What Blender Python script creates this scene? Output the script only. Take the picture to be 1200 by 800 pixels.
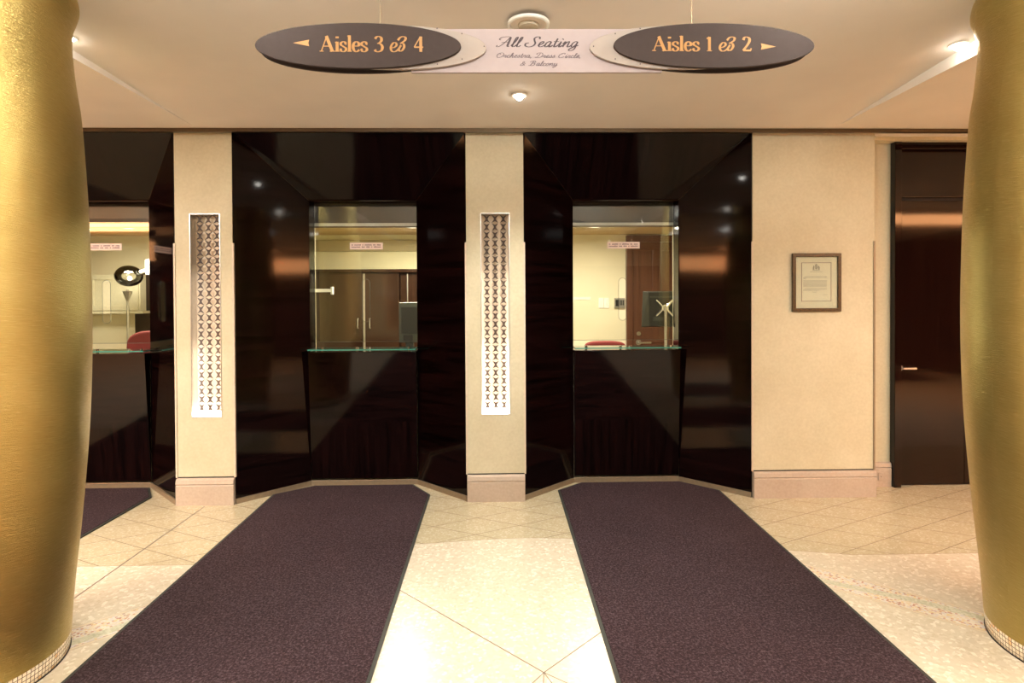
import bpy, bmesh, math, random
from math import sin, cos, pi, radians, sqrt
from mathutils import Vector, Matrix
random.seed(7)
for o in list(bpy.data.objects): bpy.data.objects.remove(o)
S = bpy.context.scene
C = S.collection

# ------------------------------------------------------------------ camera, world, exposure, light levels
cam_d = bpy.data.cameras.new('camera'); cam = bpy.data.objects.new('camera', cam_d); C.objects.link(cam)
S.camera = cam
F_PX = 690.0
cam_d.sensor_width = 36.0; cam_d.sensor_fit = 'HORIZONTAL'; cam_d.lens = 36.0*F_PX/1200.0
cam_d.shift_y = -42.0/1200.0
cam_d.clip_start = 0.05
yaw, pit, rol = radians(1.26), radians(.64), radians(.3)
Fv = Vector((sin(yaw)*cos(pit), cos(yaw)*cos(pit), -sin(pit)))
R0 = Vector((cos(yaw), -sin(yaw), 0)); U0 = R0.cross(Fv)
Rv = R0*cos(rol)-U0*sin(rol); Uv = U0*cos(rol)+R0*sin(rol)
cam.matrix_world = Matrix(((Rv.x, Uv.x, -Fv.x, 0), (Rv.y, Uv.y, -Fv.y, 0), (Rv.z, Uv.z, -Fv.z, 1.5), (0, 0, 0, 1)))

S.view_settings.view_transform = 'Standard'
S.view_settings.look = 'None'
S.view_settings.gamma = 1.0
S.view_settings.use_curve_mapping = False
S.view_settings.exposure = 0.80
W = bpy.data.worlds.new('world'); S.world = W; W.use_nodes = True
W.node_tree.nodes['Background'].inputs[0].default_value = (1, .97, .92, 1)
W.node_tree.nodes['Background'].inputs[1].default_value = 0.08

WARM = (1.0, .975, .90)
DOWN_W = 75.0          # each downlight near the wall
DOWN_REAR_W = 55.0     # downlights behind the camera
HIGHLIGHT_W = 46.0
FILL_W = 170.0         # soft area lights added as fill, outside the view
NICHE_W = .35
BOOTH_W = 30.0

# ------------------------------------------------------------------ helpers
class MB:
    def __init__(s): s.v = []; s.f = []; s.m = []
    def add(s, vs, fs, mi=0):
        n = len(s.v); s.v += [tuple(p) for p in vs]; s.f += [tuple(i+n for i in f) for f in fs]; s.m += [mi]*len(fs)
        return s
    def box(s, x0, x1, y0, y1, z0, z1, mi=0):
        vs = [(x, y, z) for z in (z0, z1) for y in (y0, y1) for x in (x0, x1)]
        return s.add(vs, [(0, 2, 3, 1), (4, 5, 7, 6), (0, 1, 5, 4), (2, 6, 7, 3), (0, 4, 6, 2), (1, 3, 7, 5)], mi)
    def hexa(s, a, b, mi=0):          # a: 4 corners of one face, b: the 4 matching corners of the opposite face
        return s.add(list(a)+list(b), [(3, 2, 1, 0), (4, 5, 6, 7), (0, 1, 5, 4), (1, 2, 6, 5), (2, 3, 7, 6), (3, 0, 4, 7)], mi)
    def prism(s, poly, axis, a, b, mi=0):   # poly 2D, extruded along axis
        def P(p, t):
            return {'x': (t, p[0], p[1]), 'y': (p[0], t, p[1]), 'z': (p[0], p[1], t)}[axis]
        n = len(poly)
        vs = [P(p, a) for p in poly]+[P(p, b) for p in poly]
        fs = [tuple(range(n))[::-1], tuple(range(n, 2*n))]+[(i, (i+1) % n, n+(i+1) % n, n+i) for i in range(n)]
        return s.add(vs, fs, mi)
    def lathe(s, prof, cx, cy, n=64, mi=0, cap=True):
        vs = [(cx+r*cos(2*pi*k/n), cy+r*sin(2*pi*k/n), z) for z, r in prof for k in range(n)]
        fs = [(j*n+k, j*n+(k+1) % n, (j+1)*n+(k+1) % n, (j+1)*n+k) for j in range(len(prof)-1) for k in range(n)]
        if cap: fs += [tuple(range(n))[::-1], tuple(range((len(prof)-1)*n, len(prof)*n))]
        return s.add(vs, fs, mi)
    def tube(s, pts, r, n=10, mi=0):
        pts = [Vector(p) for p in pts]; vs = []; fs = []
        up = Vector((0, 0, 1)); prev = None
        for i, p in enumerate(pts):
            d = (pts[min(i+1, len(pts)-1)]-pts[max(i-1, 0)]).normalized()
            if prev is None:
                ref = up if abs(d.z) < .9 else Vector((1, 0, 0)); a = d.cross(ref).normalized()
            else: a = (prev-d*prev.dot(d)).normalized()
            prev = a; b = d.cross(a)
            rr = r[i] if isinstance(r, (list, tuple)) else r
            vs += [p+a*rr*cos(2*pi*k/n)+b*rr*sin(2*pi*k/n) for k in range(n)]
        for i in range(len(pts)-1):
            fs += [(i*n+k, i*n+(k+1) % n, (i+1)*n+(k+1) % n, (i+1)*n+k) for k in range(n)]
        fs += [tuple(range(n))[::-1], tuple(range((len(pts)-1)*n, len(pts)*n))]
        return s.add(vs, fs, mi)
    def disc(s, c, r, d, n=24, ax='z', mi=0):      # short cylinder from c along axis by d
        poly = [(r*cos(2*pi*k/n), r*sin(2*pi*k/n)) for k in range(n)]
        if ax == 'z': return s.prism([(c[0]+p[0], c[1]+p[1]) for p in poly], 'z', c[2], c[2]+d, mi)
        if ax == 'y': return s.prism([(c[0]+p[0], c[2]+p[1]) for p in poly], 'y', c[1], c[1]+d, mi)
        return s.prism([(c[1]+p[0], c[2]+p[1]) for p in poly], 'x', c[0], c[0]+d, mi)
    def outline(s, loops, axis, a, b, mi=0):       # filled 2D outline with holes, extruded (2D curve fill)
        cu = bpy.data.curves.new('tmp', 'CURVE'); cu.dimensions = '2D'; cu.fill_mode = 'BOTH'; cu.extrude = abs(b-a)/2
        for lp in loops:
            sp = cu.splines.new('POLY'); sp.points.add(len(lp)-1); sp.use_cyclic_u = True
            for q, p in zip(sp.points, lp): q.co = (p[0], p[1], 0, 1)
        ob = bpy.data.objects.new('tmp', cu); C.objects.link(ob)
        me = bpy.data.meshes.new_from_object(ob)
        mid = (a+b)/2
        vs = []
        for v in me.vertices:
            x, y, z = v.co
            vs.append({'y': (x, mid-z, y), 'z': (x, y, mid+z), 'x': (mid+z, x, y)}[axis])
        s.add(vs, [tuple(p.vertices) for p in me.polygons], mi)
        bpy.data.objects.remove(ob); bpy.data.curves.remove(cu); bpy.data.meshes.remove(me)
        return s

def build(name, mb, mats, parent=None, smooth=False, bevel=0, seg=2):
    me = bpy.data.meshes.new(name)
    off = Vector((0, 0, 0)); p = parent
    while p: off += Vector(p.location); p = p.parent
    me.from_pydata([(Vector(v)-off) for v in mb.v], [], mb.f)
    if not isinstance(mats, (list, tuple)): mats = [mats]
    for m in mats: me.materials.append(m)
    for poly, mi in zip(me.polygons, mb.m): poly.material_index = mi
    b = bmesh.new(); b.from_mesh(me); bmesh.ops.remove_doubles(b, verts=b.verts, dist=1e-6)
    bmesh.ops.recalc_face_normals(b, faces=b.faces); b.to_mesh(me); b.free()
    if smooth:
        me.polygons.foreach_set('use_smooth', [True]*len(me.polygons))
        try: me.set_sharp_from_angle(angle=radians(38))
        except Exception: pass
    o = bpy.data.objects.new(name, me); C.objects.link(o)
    if parent: o.parent = parent
    if bevel:
        md = o.modifiers.new('bevel', 'BEVEL'); md.width = bevel; md.segments = seg; md.limit_method = 'ANGLE'; md.angle_limit = radians(40)
    return o
def struct(name, mb, m, **k):
    o = build(name, mb, m, **k); o['kind'] = 'structure'; return o
def tag(o, label, cat, group=None):
    o['label'] = label; o['category'] = cat
    if group: o['group'] = group
    return o
def thing(name, loc, label, cat, group=None):
    o = bpy.data.objects.new(name, None); C.objects.link(o); o.location = loc; o.empty_display_size = .1
    return tag(o, label, cat, group)
def sempty(name, loc):
    o = bpy.data.objects.new(name, None); C.objects.link(o); o.location = loc; o['kind'] = 'structure'; return o

# ------------------------------------------------------------------ materials
class NT:
    def __init__(s, name):
        s.mat = bpy.data.materials.new(name); s.mat.use_nodes = True; s.t = s.mat.node_tree
        s.b = s.t.nodes['Principled BSDF']; s.out = s.t.nodes['Material Output']
    def n(s, typ, **kw):
        nd = s.t.nodes.new(typ)
        for k, v in kw.items():
            if k.startswith('i_'):
                key = k[2:]; key = int(key) if key.isdigit() else key.replace('_', ' ')
                nd.inputs[key].default_value = v
            else: setattr(nd, k, v)
        return nd
    def l(s, a, b): s.t.links.new(a, b)
    def coords(s, scale=(1, 1, 1), rot=(0, 0, 0), loc=(0, 0, 0)):
        g = s.n('ShaderNodeNewGeometry'); m = s.n('ShaderNodeMapping'); m.inputs['Scale'].default_value = scale
        m.inputs['Rotation'].default_value = rot; m.inputs['Location'].default_value = loc
        s.l(g.outputs['Position'], m.inputs['Vector']); return m.outputs[0]
    def ramp(s, fac, stops):
        r = s.n('ShaderNodeValToRGB'); e = r.color_ramp.elements
        while len(e) > 1: e.remove(e[0])
        e[0].position = stops[0][0]; e[0].color = (*stops[0][1], 1)
        for p, c in stops[1:]:
            q = e.new(p); q.color = (*c, 1)
        s.l(fac, r.inputs[0]); return r.outputs[0]
    def math(s, op, a, b=None, c=None):
        m = s.n('ShaderNodeMath', operation=op)
        for i, x in enumerate((a, b, c)):
            if x is None: continue
            if isinstance(x, (int, float)): m.inputs[i].default_value = x
            else: s.l(x, m.inputs[i])
        return m.outputs[0]
    def mix(s, f, a, b, mode='MIX'):
        m = s.n('ShaderNodeMix', data_type='RGBA', blend_type=mode)
        for sock, x in ((m.inputs[0], f), (m.inputs[6], a), (m.inputs[7], b)):
            if isinstance(x, (int, float)): sock.default_value = x
            elif isinstance(x, tuple): sock.default_value = (*x, 1)
            else: s.l(x, sock)
        return m.outputs[2]
    def bump(s, h, strength, dist=.002):
        b = s.n('ShaderNodeBump'); b.inputs['Strength'].default_value = strength; b.inputs['Distance'].default_value = dist
        s.l(h, b.inputs['Height']); s.l(b.outputs[0], s.b.inputs['Normal'])
def simple(name, col, rough=.5, metal=0, spec=.5, nscale=40, var=.06, bump=0, **kw):
    t = NT(name); co = t.coords()
    nz = t.n('ShaderNodeTexNoise', i_Scale=nscale, i_Detail=4.0); t.l(co, nz.inputs['Vector'])
    lo = tuple(max(0, c*(1-var)) for c in col); hi = tuple(min(1, c*(1+var)) for c in col)
    t.l(t.ramp(nz.outputs['Fac'], [(.3, lo), (.7, hi)]), t.b.inputs['Base Color'])
    t.b.inputs['Roughness'].default_value = rough; t.b.inputs['Metallic'].default_value = metal
    t.b.inputs['Specular IOR Level'].default_value = spec
    if bump: t.bump(nz.outputs['Fac'], bump)
    for k, v in kw.items(): t.b.inputs[k.replace('_', ' ')].default_value = v
    return t.mat
def emit(name, col, s):
    t = NT(name); t.b.inputs['Base Color'].default_value = (*col, 1)
    t.b.inputs['Emission Color'].default_value = (*col, 1); t.b.inputs['Emission Strength'].default_value = s; return t.mat

M = {}
M['ceiling'] = simple('ceiling_plaster', (.76, .70, .62), .75, nscale=3, var=.03)
M['plaster'] = None
def mk_plaster(name, a, b):
    t = NT(name); co = t.coords()
    n1 = t.n('ShaderNodeTexNoise', i_Scale=2.2, i_Detail=6.0, i_Roughness=.6); t.l(co, n1.inputs['Vector'])
    n2 = t.n('ShaderNodeTexNoise', i_Scale=55.0, i_Detail=3.0); t.l(co, n2.inputs['Vector'])
    c = t.ramp(n1.outputs['Fac'], [(.3, a), (.7, b)])
    c2 = t.mix(.25, c, t.ramp(n2.outputs['Fac'], [(.3, (.3, .3, .3)), (.7, (.7, .7, .7))]), 'SOFT_LIGHT')
    t.l(c2, t.b.inputs['Base Color']); t.b.inputs['Roughness'].default_value = .6; t.bump(n2.outputs['Fac'], .12, .001)
    return t.mat
M['plaster'] = mk_plaster('cream_plaster', (.51, .465, .315), (.60, .555, .40))
M['plaster_rear'] = mk_plaster('hall_plaster', (.44, .38, .28), (.52, .46, .35))
M['stone_base'] = mk_plaster('pink_stone', (.41, .325, .25), (.47, .385, .305))
M['booth_wall'] = simple('booth_cream_paint', (.68, .62, .40), .6, nscale=5, var=.03)
M['booth_wall_light'] = simple('booth_pale_paint', (.80, .72, .53), .6, nscale=5, var=.02)
M['booth_band'] = simple('booth_band_tan', (.40, .33, .18), .6, nscale=5, var=.03)
M['booth_ceiling'] = simple('booth_ceiling_tan', (.52, .36, .17), .5, nscale=5)
M['bronze'] = simple('dark_bronze', (.14, .10, .06), .3, .9, var=.1)
M['bronze_strip'] = simple('bronze_strip', (.26, .20, .13), .4, .3, var=.08)
M['chrome'] = simple('chrome', (.8, .8, .82), .12, 1)
M['steel'] = simple('brushed_steel', (.6, .58, .55), .3, 1)
M['white'] = simple('white_plastic', (.85, .85, .8), .4)
M['black'] = simple('black_plastic', (.012, .012, .012), .4)
M['darkgrey'] = simple('dark_grey_plastic', (.018, .02, .018), .35)
M['grey'] = simple('grey_plastic', (.055, .062, .052), .4)
M['red'] = simple('red_fabric', (.16, .015, .012), .8, nscale=200, var=.15)
M['rubber'] = simple('carpet_edge_rubber', (.03, .032, .026), .7)
M['corner_guard'] = simple('cream_corner_trim', (.62, .52, .40), .4)  # corner guards of the piers, plain cream
M['edge'] = simple('ground_glass_edge', (.12, .13, .11), .3)
M['gap'] = simple('shadow_gap_black', (.01, .006, .005), .6)

def wood(name, kind, dark=(.0012, .0005, .0005), light=(.0085, .0026, .0025), rough=.07, spec=.2):
    t = NT(name)
    sc = {'h': (1.2, 1.2, 26), 'v': (26, 26, .9), 's': (26, .9, .9)}
    def grain(scale, rot=(0, 0, 0), k=1.0):
        co = t.coords(scale, rot)
        a = t.n('ShaderNodeTexNoise', i_Scale=k, i_Detail=7.0, i_Roughness=.65, i_Distortion=.3); t.l(co, a.inputs['Vector'])
        return a.outputs['Fac']
    if kind == 'h': g = grain(sc['h'])
    elif kind in 'vs': g = grain(sc[kind])
    else:                                  # counter front: upright grain below, slanting veneer above
        g1 = grain(sc['v'])
        sl = grain((3.0, 3.0, 24), (0, radians(38 if kind == 'dl' else -38), 0))
        ge = t.n('ShaderNodeNewGeometry'); sp = t.n('ShaderNodeSeparateXYZ'); t.l(ge.outputs['Position'], sp.inputs[0])
        f = t.math('GREATER_THAN', sp.outputs[2], .52)
        mm = t.n('ShaderNodeMix', data_type='FLOAT'); t.l(f, mm.inputs[0]); t.l(g1, mm.inputs[2]); t.l(sl, mm.inputs[3]); g = mm.outputs[0]
    t.l(t.ramp(g, [(.36, dark), (.5, tuple((p+q)/2 for p, q in zip(dark, light))), (.66, light)]), t.b.inputs['Base Color'])
    t.b.inputs['Roughness'].default_value = rough
    t.b.inputs['Specular IOR Level'].default_value = spec
    co = t.coords((1, 1, 1)); w = t.n('ShaderNodeTexNoise', i_Scale=1.6, i_Detail=2.0); t.l(co, w.inputs['Vector'])
    t.bump(w.outputs['Fac'], .12, .006)
    return t.mat
M['wood_h'] = wood('ebony_veneer_level_grain', 'h')
M['wood_v'] = wood('ebony_veneer_upright_grain', 'v')
M['wood_s'] = wood('ebony_veneer_soffit', 's', spec=.18)
M['wood_dl'] = wood('ebony_veneer_counter_left', 'dl')
M['wood_dr'] = wood('ebony_veneer_counter_right', 'dr')
M['door_wood'] = wood('door_mahogany', 'v', (.006, .0018, .0014), (.011, .0035, .0024), .06, .36)
M['cabinet'] = wood('cabinet_brown', 'v', (.014, .0055, .003), (.032, .013, .006), .16, .6)
M['booth_door'] = wood('booth_door_brown', 'v', (.085, .030, .016), (.125, .048, .028), .3, .5)

def mk_gold():
    t = NT('brushed_gold')
    co = t.coords((1, 1, 1))
    # brushing runs around the shaft, slightly tilted: stretch noise in cylinder-ish coords
    tc = t.n('ShaderNodeTexCoord'); sp = t.n('ShaderNodeSeparateXYZ'); t.l(tc.outputs['Object'], sp.inputs[0])
    ang = t.math('ARCTAN2', sp.outputs[1], sp.outputs[0])
    tilt = t.math('MULTIPLY_ADD', ang, .05, sp.outputs[2])
    cb = t.n('ShaderNodeCombineXYZ'); t.l(t.math('MULTIPLY', ang, 9.0), cb.inputs[0]); t.l(t.math('MULTIPLY', tilt, 240.0), cb.inputs[1])
    nz = t.n('ShaderNodeTexNoise', i_Scale=1.0, i_Detail=5.0, i_Roughness=.7, i_Distortion=.35); t.l(cb.outputs[0], nz.inputs['Vector'])
    cb2 = t.n('ShaderNodeCombineXYZ'); t.l(t.math('MULTIPLY', ang, 1.2), cb2.inputs[0]); t.l(t.math('MULTIPLY', tilt, 6.0), cb2.inputs[1])
    n2 = t.n('ShaderNodeTexNoise', i_Scale=1.0, i_Detail=3.0); t.l(cb2.outputs[0], n2.inputs['Vector'])
    c = t.ramp(nz.outputs['Fac'], [(.3, (.45, .355, .115)), (.6, (.54, .435, .155)), (.8, (.80, .71, .40))])
    c = t.mix(.3, c, t.ramp(n2.outputs['Fac'], [(.3, (.44, .33, .11)), (.7, (.62, .50, .20))]))
    t.l(c, t.b.inputs['Base Color']); t.b.inputs['Metallic'].default_value = 1
    t.l(t.ramp(nz.outputs['Fac'], [(.3, (.40,)*3), (.75, (.28,)*3)]), t.b.inputs['Roughness'])
    t.bump(t.ramp(nz.outputs['Fac'], [(.40, (0, 0, 0)), (.72, (1, 1, 1))]), .36, .0024)
    return t.mat
M['gold'] = mk_gold()
def mk_mosaic_band():
    t = NT('mosaic_base_tiles')
    tc = t.n('ShaderNodeTexCoord'); sp = t.n('ShaderNodeSeparateXYZ'); t.l(tc.outputs['Object'], sp.inputs[0])
    ang = t.math('ARCTAN2', sp.outputs[1], sp.outputs[0])
    fx = t.math('FRACT', t.math('MULTIPLY', ang, 150/(2*pi))); fz = t.math('FRACT', t.math('MULTIPLY', sp.outputs[2], 1/.0185))
    def ln(f): return t.math('MINIMUM', f, t.math('SUBTRACT', 1.0, f))
    g = t.math('LESS_THAN', t.math('MINIMUM', ln(fx), ln(fz)), .09)
    cb = t.n('ShaderNodeCombineXYZ'); t.l(t.math('FLOOR', t.math('MULTIPLY', ang, 150/(2*pi))), cb.inputs[0]); t.l(t.math('FLOOR', t.math('MULTIPLY', sp.outputs[2], 1/.0185)), cb.inputs[1])
    wn = t.n('ShaderNodeTexWhiteNoise', noise_dimensions='2D'); t.l(cb.outputs[0], wn.inputs['Vector'])
    col = t.ramp(wn.outputs[0], [(0, (.70, .60, .42)), (.9, (.85, .78, .60)), (.98, (.75, .5, .25))])
    t.l(t.mix(g, col, (.16, .12, .09)), t.b.inputs['Base Color']); t.b.inputs['Roughness'].default_value = .25
    return t.mat
M['mosaic'] = mk_mosaic_band()

def mk_floor():
    t = NT('terrazzo_floor')
    g = t.n('ShaderNodeNewGeometry'); sp = t.n('ShaderNodeSeparateXYZ'); t.l(g.outputs['Position'], sp.inputs[0])
    x, y = sp.outputs[0], sp.outputs[1]
    dx = t.math('DIVIDE', t.math('ABSOLUTE', t.math('SUBTRACT', x, .156)), 1.9)
    hump = t.math('MAXIMUM', t.math('SUBTRACT', 1.0, t.math('POWER', dx, 1.4)), 0.0)
    bnd = t.math('MULTIPLY_ADD', hump, .31, 3.37)
    far = t.math('GREATER_THAN', y, bnd)
    def terr(scale, base, c1, c2, c3):
        v = t.n('ShaderNodeTexVoronoi', i_Scale=scale, i_Randomness=1.0); t.l(g.outputs['Position'], v.inputs['Vector'])
        vs = t.n('ShaderNodeSeparateColor'); t.l(v.outputs['Color'], vs.inputs[0])
        ve = t.n('ShaderNodeTexVoronoi', feature='DISTANCE_TO_EDGE', i_Scale=scale); t.l(g.outputs['Position'], ve.inputs['Vector'])
        col = t.ramp(vs.outputs[0], [(0, c1), (.35, base), (.7, c2), (.93, c3)])
        ed = t.math('GREATER_THAN', ve.outputs['Distance'], .035)
        pick = t.math('MULTIPLY', ed, t.math('GREATER_THAN', vs.outputs[1], .15))
        return t.mix(pick, base, col)
    near_c = terr(62, (.62, .55, .42), (.57, .50, .37), (.66, .59, .46), (.78, .72, .60))
    far_c = terr(90, (.50, .43, .28), (.46, .39, .25), (.53, .46, .31), (.60, .53, .39))
    nz = t.n('ShaderNodeTexNoise', i_Scale=1.2, i_Detail=4.0); t.l(g.outputs['Position'], nz.inputs['Vector'])
    # diamond lattice of the far field (2:1 diamonds)
    P = .286
    def fam(sgn, ph):
        c = t.math('MULTIPLY_ADD', x, -.5*sgn, y)
        f = t.math('FRACT', t.math('DIVIDE', t.math('SUBTRACT', c, ph), P))
        return t.math('MULTIPLY', t.math('MINIMUM', f, t.math('SUBTRACT', 1.0, f)), P*.894)
    dmin = t.math('MINIMUM', fam(1, 2.965), fam(-1, 3.95))
    line = t.math('LESS_THAN', dmin, .0026)
    far_c = t.mix(t.math('MULTIPLY', line, .8), far_c, (.22, .16, .10))
    bl = t.math('LESS_THAN', t.math('ABSOLUTE', t.math('SUBTRACT', y, bnd)), .0035)
    c = t.mix(far, near_c, far_c)
    c = t.mix(t.math('MULTIPLY', bl, .5), c, (.30, .22, .14))
    c = t.mix(.25, c, t.ramp(nz.outputs['Fac'], [(.3, (.42, .42, .42)), (.7, (.56, .56, .56))]), 'SOFT_LIGHT')
    t.l(c, t.b.inputs['Base Color']); t.b.inputs['Roughness'].default_value = .26; t.b.inputs['Specular IOR Level'].default_value = .4
    return t.mat
M['floor'] = mk_floor()
def mk_band():      # mosaic border inlay; u along x'+y' diagonal handled in object coords (x along, y across)
    t = NT('mosaic_floor_border')
    tc = t.n('ShaderNodeTexCoord'); sp = t.n('ShaderNodeSeparateXYZ'); t.l(tc.outputs['Object'], sp.inputs[0])
    x, y = sp.outputs[0], sp.outputs[1]
    v = t.n('ShaderNodeTexVoronoi', i_Scale=105.0, i_Randomness=.5); t.l(tc.outputs['Object'], v.inputs['Vector'])
    vs = t.n('ShaderNodeSeparateColor'); t.l(v.outputs['Color'], vs.inputs[0])
    base = (.66, .56, .40)
    chips = t.ramp(vs.outputs[0], [(0, (.50, .26, .18)), (.10, (.62, .57, .55)), (.30, (.70, .55, .30)), (.45, (.68, .58, .42)), (.62, (.72, .66, .56)), (.95, (.42, .26, .20))])
    chips.node.color_ramp.interpolation = 'CONSTANT'
    green = t.ramp(vs.outputs[1], [(0, (.44, .44, .30)), (.5, (.55, .53, .38)), (.9, (.62, .60, .48))])
    wv = t.math('MULTIPLY', t.math('SINE', t.math('MULTIPLY', x, 4.6)), .045)
    d = t.math('ABSOLUTE', t.math('SUBTRACT', y, wv))
    c = t.mix(t.math('LESS_THAN', d, .026), chips, green)
    ay = t.math('ABSOLUTE', y)
    c = t.mix(t.math('GREATER_THAN', ay, .085), c, base)
    for r0, r1 in ((.085, .088), (.103, .107)):
        ln = t.math('MULTIPLY', t.math('GREATER_THAN', ay, r0), t.math('LESS_THAN', ay, r1))
        c = t.mix(t.math('MULTIPLY', ln, .6), c, (.30, .26, .24))
    t.l(c, t.b.inputs['Base Color']); t.b.inputs['Roughness'].default_value = .28
    return t.mat
M['band'] = mk_band()
def mk_carpet():
    t = NT('plum_brown_carpet'); co = t.coords()
    n1 = t.n('ShaderNodeTexNoise', i_Scale=95.0, i_Detail=5.0, i_Roughness=.8); t.l(co, n1.inputs['Vector'])
    n2 = t.n('ShaderNodeTexNoise', i_Scale=2.0, i_Detail=5.0); t.l(co, n2.inputs['Vector'])
    c = t.ramp(n1.outputs['Fac'], [(.36, (.010, .0055, .0075)), (.52, (.038, .0215, .0258)), (.66, (.108, .077, .090))])
    c = t.mix(.35, c, t.ramp(n2.outputs['Fac'], [(.3, (.35, .35, .35)), (.7, (.62, .62, .62))]), 'SOFT_LIGHT')
    t.l(c, t.b.inputs['Base Color']); t.b.inputs['Roughness'].default_value = .95; t.b.inputs['Specular IOR Level'].default_value = .1
    t.b.inputs['Sheen Weight'].default_value = .04; t.b.inputs['Sheen Tint'].default_value = (.8, .6, .6, 1)
    t.bump(n1.outputs['Fac'], .8, .006)
    return t.mat
M['carpet'] = mk_carpet()
def mk_glass(name, tint, ior=1.5):
    t = NT(name); t.t.nodes.remove(t.b)
    tr = t.n('ShaderNodeBsdfTransparent'); tr.inputs[0].default_value = (*tint, 1)
    gl = t.n('ShaderNodeBsdfGlossy'); gl.inputs['Roughness'].default_value = .01; gl.inputs[0].default_value = (1, 1, 1, 1)
    fr = t.n('ShaderNodeFresnel'); fr.inputs[0].default_value = ior
    mx = t.n('ShaderNodeMixShader'); t.l(fr.outputs[0], mx.inputs[0]); t.l(tr.outputs[0], mx.inputs[1]); t.l(gl.outputs[0], mx.inputs[2])
    t.l(mx.outputs[0], t.out.inputs[0]); return t.mat
M['glass'] = mk_glass('clear_glass', (.95, .96, .93))
M['glass_edge'] = simple('green_glass_edge', (.06, .30, .24), .1)
M['clearbowl'] = mk_glass('clear_bowl', (.9, .9, .88), 2.0)
M['sign_dark'] = simple('sign_brown', (.042, .031, .028), .7, spec=.12)
M['sign_gold'] = simple('sign_gold_letters', (.37, .19, .06), .4)
M['sign_pale'] = simple('sign_pale_pink', (.35, .295, .29), .7, spec=.1, var=.02)
M['sign_pale2'] = simple('sign_pale_plate', (.33, .285, .25), .7, spec=.1, var=.02)
M['sign_ink'] = simple('sign_ink', (.06, .045, .05), .5, spec=.12)
M['sign_ink2'] = simple('sign_ink_light', (.13, .10, .11), .6, spec=.12)
M['niche'] = simple('niche_backing', (.72, .58, .42), .5, nscale=4, var=.04)
M['niche_x'] = simple('niche_lattice_bronze', (.05, .026, .014), .6, 0)
M['lamp_lens'] = emit('lamp_lens', (1, .95, .86), 30)
M['strip'] = emit('niche_strip', (1, .95, .88), 9)
M['cove'] = emit('cove_glow', (1.0, .44, .17), 13)
M['booth_lamp'] = emit('booth_lamp', (1, .94, .78), 4)
M['railglow'] = simple('rail_white', (.70, .68, .63), .3)
M['frame_gold'] = simple('antique_gold_frame', (.085, .05, .018), .4, .3, nscale=90, var=.5)
M['mat_board'] = simple('mat_board', (.88, .79, .62), .7, var=.02)
M['paper'] = simple('paper', (.93, .84, .67), .7, var=.02)
M['maroon'] = simple('maroon_line', (.25, .09, .08), .6)
M['print'] = simple('grey_print', (.36, .31, .24), .6)
M['sticker'] = simple('pink_sticker', (.86, .70, .64), .5, var=.02)
M['sticker_ink'] = simple('sticker_ink', (.22, .12, .14), .6)
M['paper_white'] = simple('white_paper', (.8, .8, .75), .6)
M['paint_white'] = simple('cupboard_paint', (.74, .68, .50), .45)
M['brown_wall'] = simple('rear_brown', (.05, .024, .014), .4)

# ------------------------------------------------------------------ setting: key numbers
YW = 4.37           # face of the piers
YB = 4.79           # back of the splayed bays
YP = 4.92           # window panes
ZC = 2.74
HALF_F, HALF_B = .855, .432
BAYS = [-3.235, -1.096, 1.036]
PIERS = [('left', -2.371, -1.954), ('middle', -.241, .185), ('right', 1.900, 2.824)]
X0, X1, YR = -8.5, 8.8, -5.0

struct('floor', MB().box(X0, X1, YR, 7.1, -.12, 0), M['floor'])
# ceiling: flat wings, middle field rising towards the hall behind a stepped edge
CXL, CXR, YC0, SLL, SLR = -2.164, 2.455, 4.25, .034, .060
def zc(y, x=.145): return ZC+(SLL+(SLR-SLL)*(x-CXL)/(CXR-CXL))*max(0, min(YC0-y, 2.9))
cb = MB()
cb.box(X0, CXL, YR, 4.5, ZC, 3.2).box(CXR, X1, YR, 4.5, ZC, 3.2).box(CXL, CXR, YC0, 4.5, ZC, 3.2)
ya = YC0-2.9
cb.hexa([(CXL, ya, zc(ya, CXL)), (CXR, ya, zc(ya, CXR)), (CXR, YC0, ZC), (CXL, YC0, ZC)], [(CXL, ya, 3.2), (CXR, ya, 3.2), (CXR, YC0, 3.2), (CXL, YC0, 3.2)])
cb.hexa([(CXL, YR, zc(ya, CXL)), (CXR, YR, zc(ya, CXR)), (CXR, ya, zc(ya, CXR)), (CXL, ya, zc(ya, CXL))], [(CXL, YR, 3.2), (CXR, YR, 3.2), (CXR, ya, 3.2), (CXL, ya, 3.2)])
struct('ceiling', cb, M['ceiling'])
struct('ceiling_booths', MB().box(X0, X1, 4.99, 7.0, 2.25, 3.2), M['booth_ceiling'])
struct('wall_left', MB().box(X0-.1, X0, YR, 7.1, 0, 3.2), M['brown_wall'])
struct('wall_right', MB().box(X1, X1+.1, YR, 7.1, 0, 3.2), M['brown_wall'])
rear = MB().box(X0, X1, YR-.1, YR, 0, 3.2)
struct('wall_rear', rear, M['plaster_rear'])
rw = MB().box(-6.5, 6.5, YR, YR+.04, 0, 2.32)  # unseen dark panels, widened to darken reflections in glass and wood
for xa in (-4.4, -2.2, 0.9, 3.0): rw.box(xa, xa+1.5, YR, YR+.06, 0, 2.3)
struct('trim_rear', rw, M['brown_wall'])
struct('wall_booth_back', MB().box(X0, X1, 6.9, 7.0, 0, 2.25), M['booth_wall_light'])

# metal channel between ceiling and wall
struct('trim_ceiling', MB().box(X0, X1, 4.285, 4.315, 2.712, 2.739).box(X0, X1, 4.315, 4.36, 2.728, 2.7395), M['bronze'])

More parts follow.
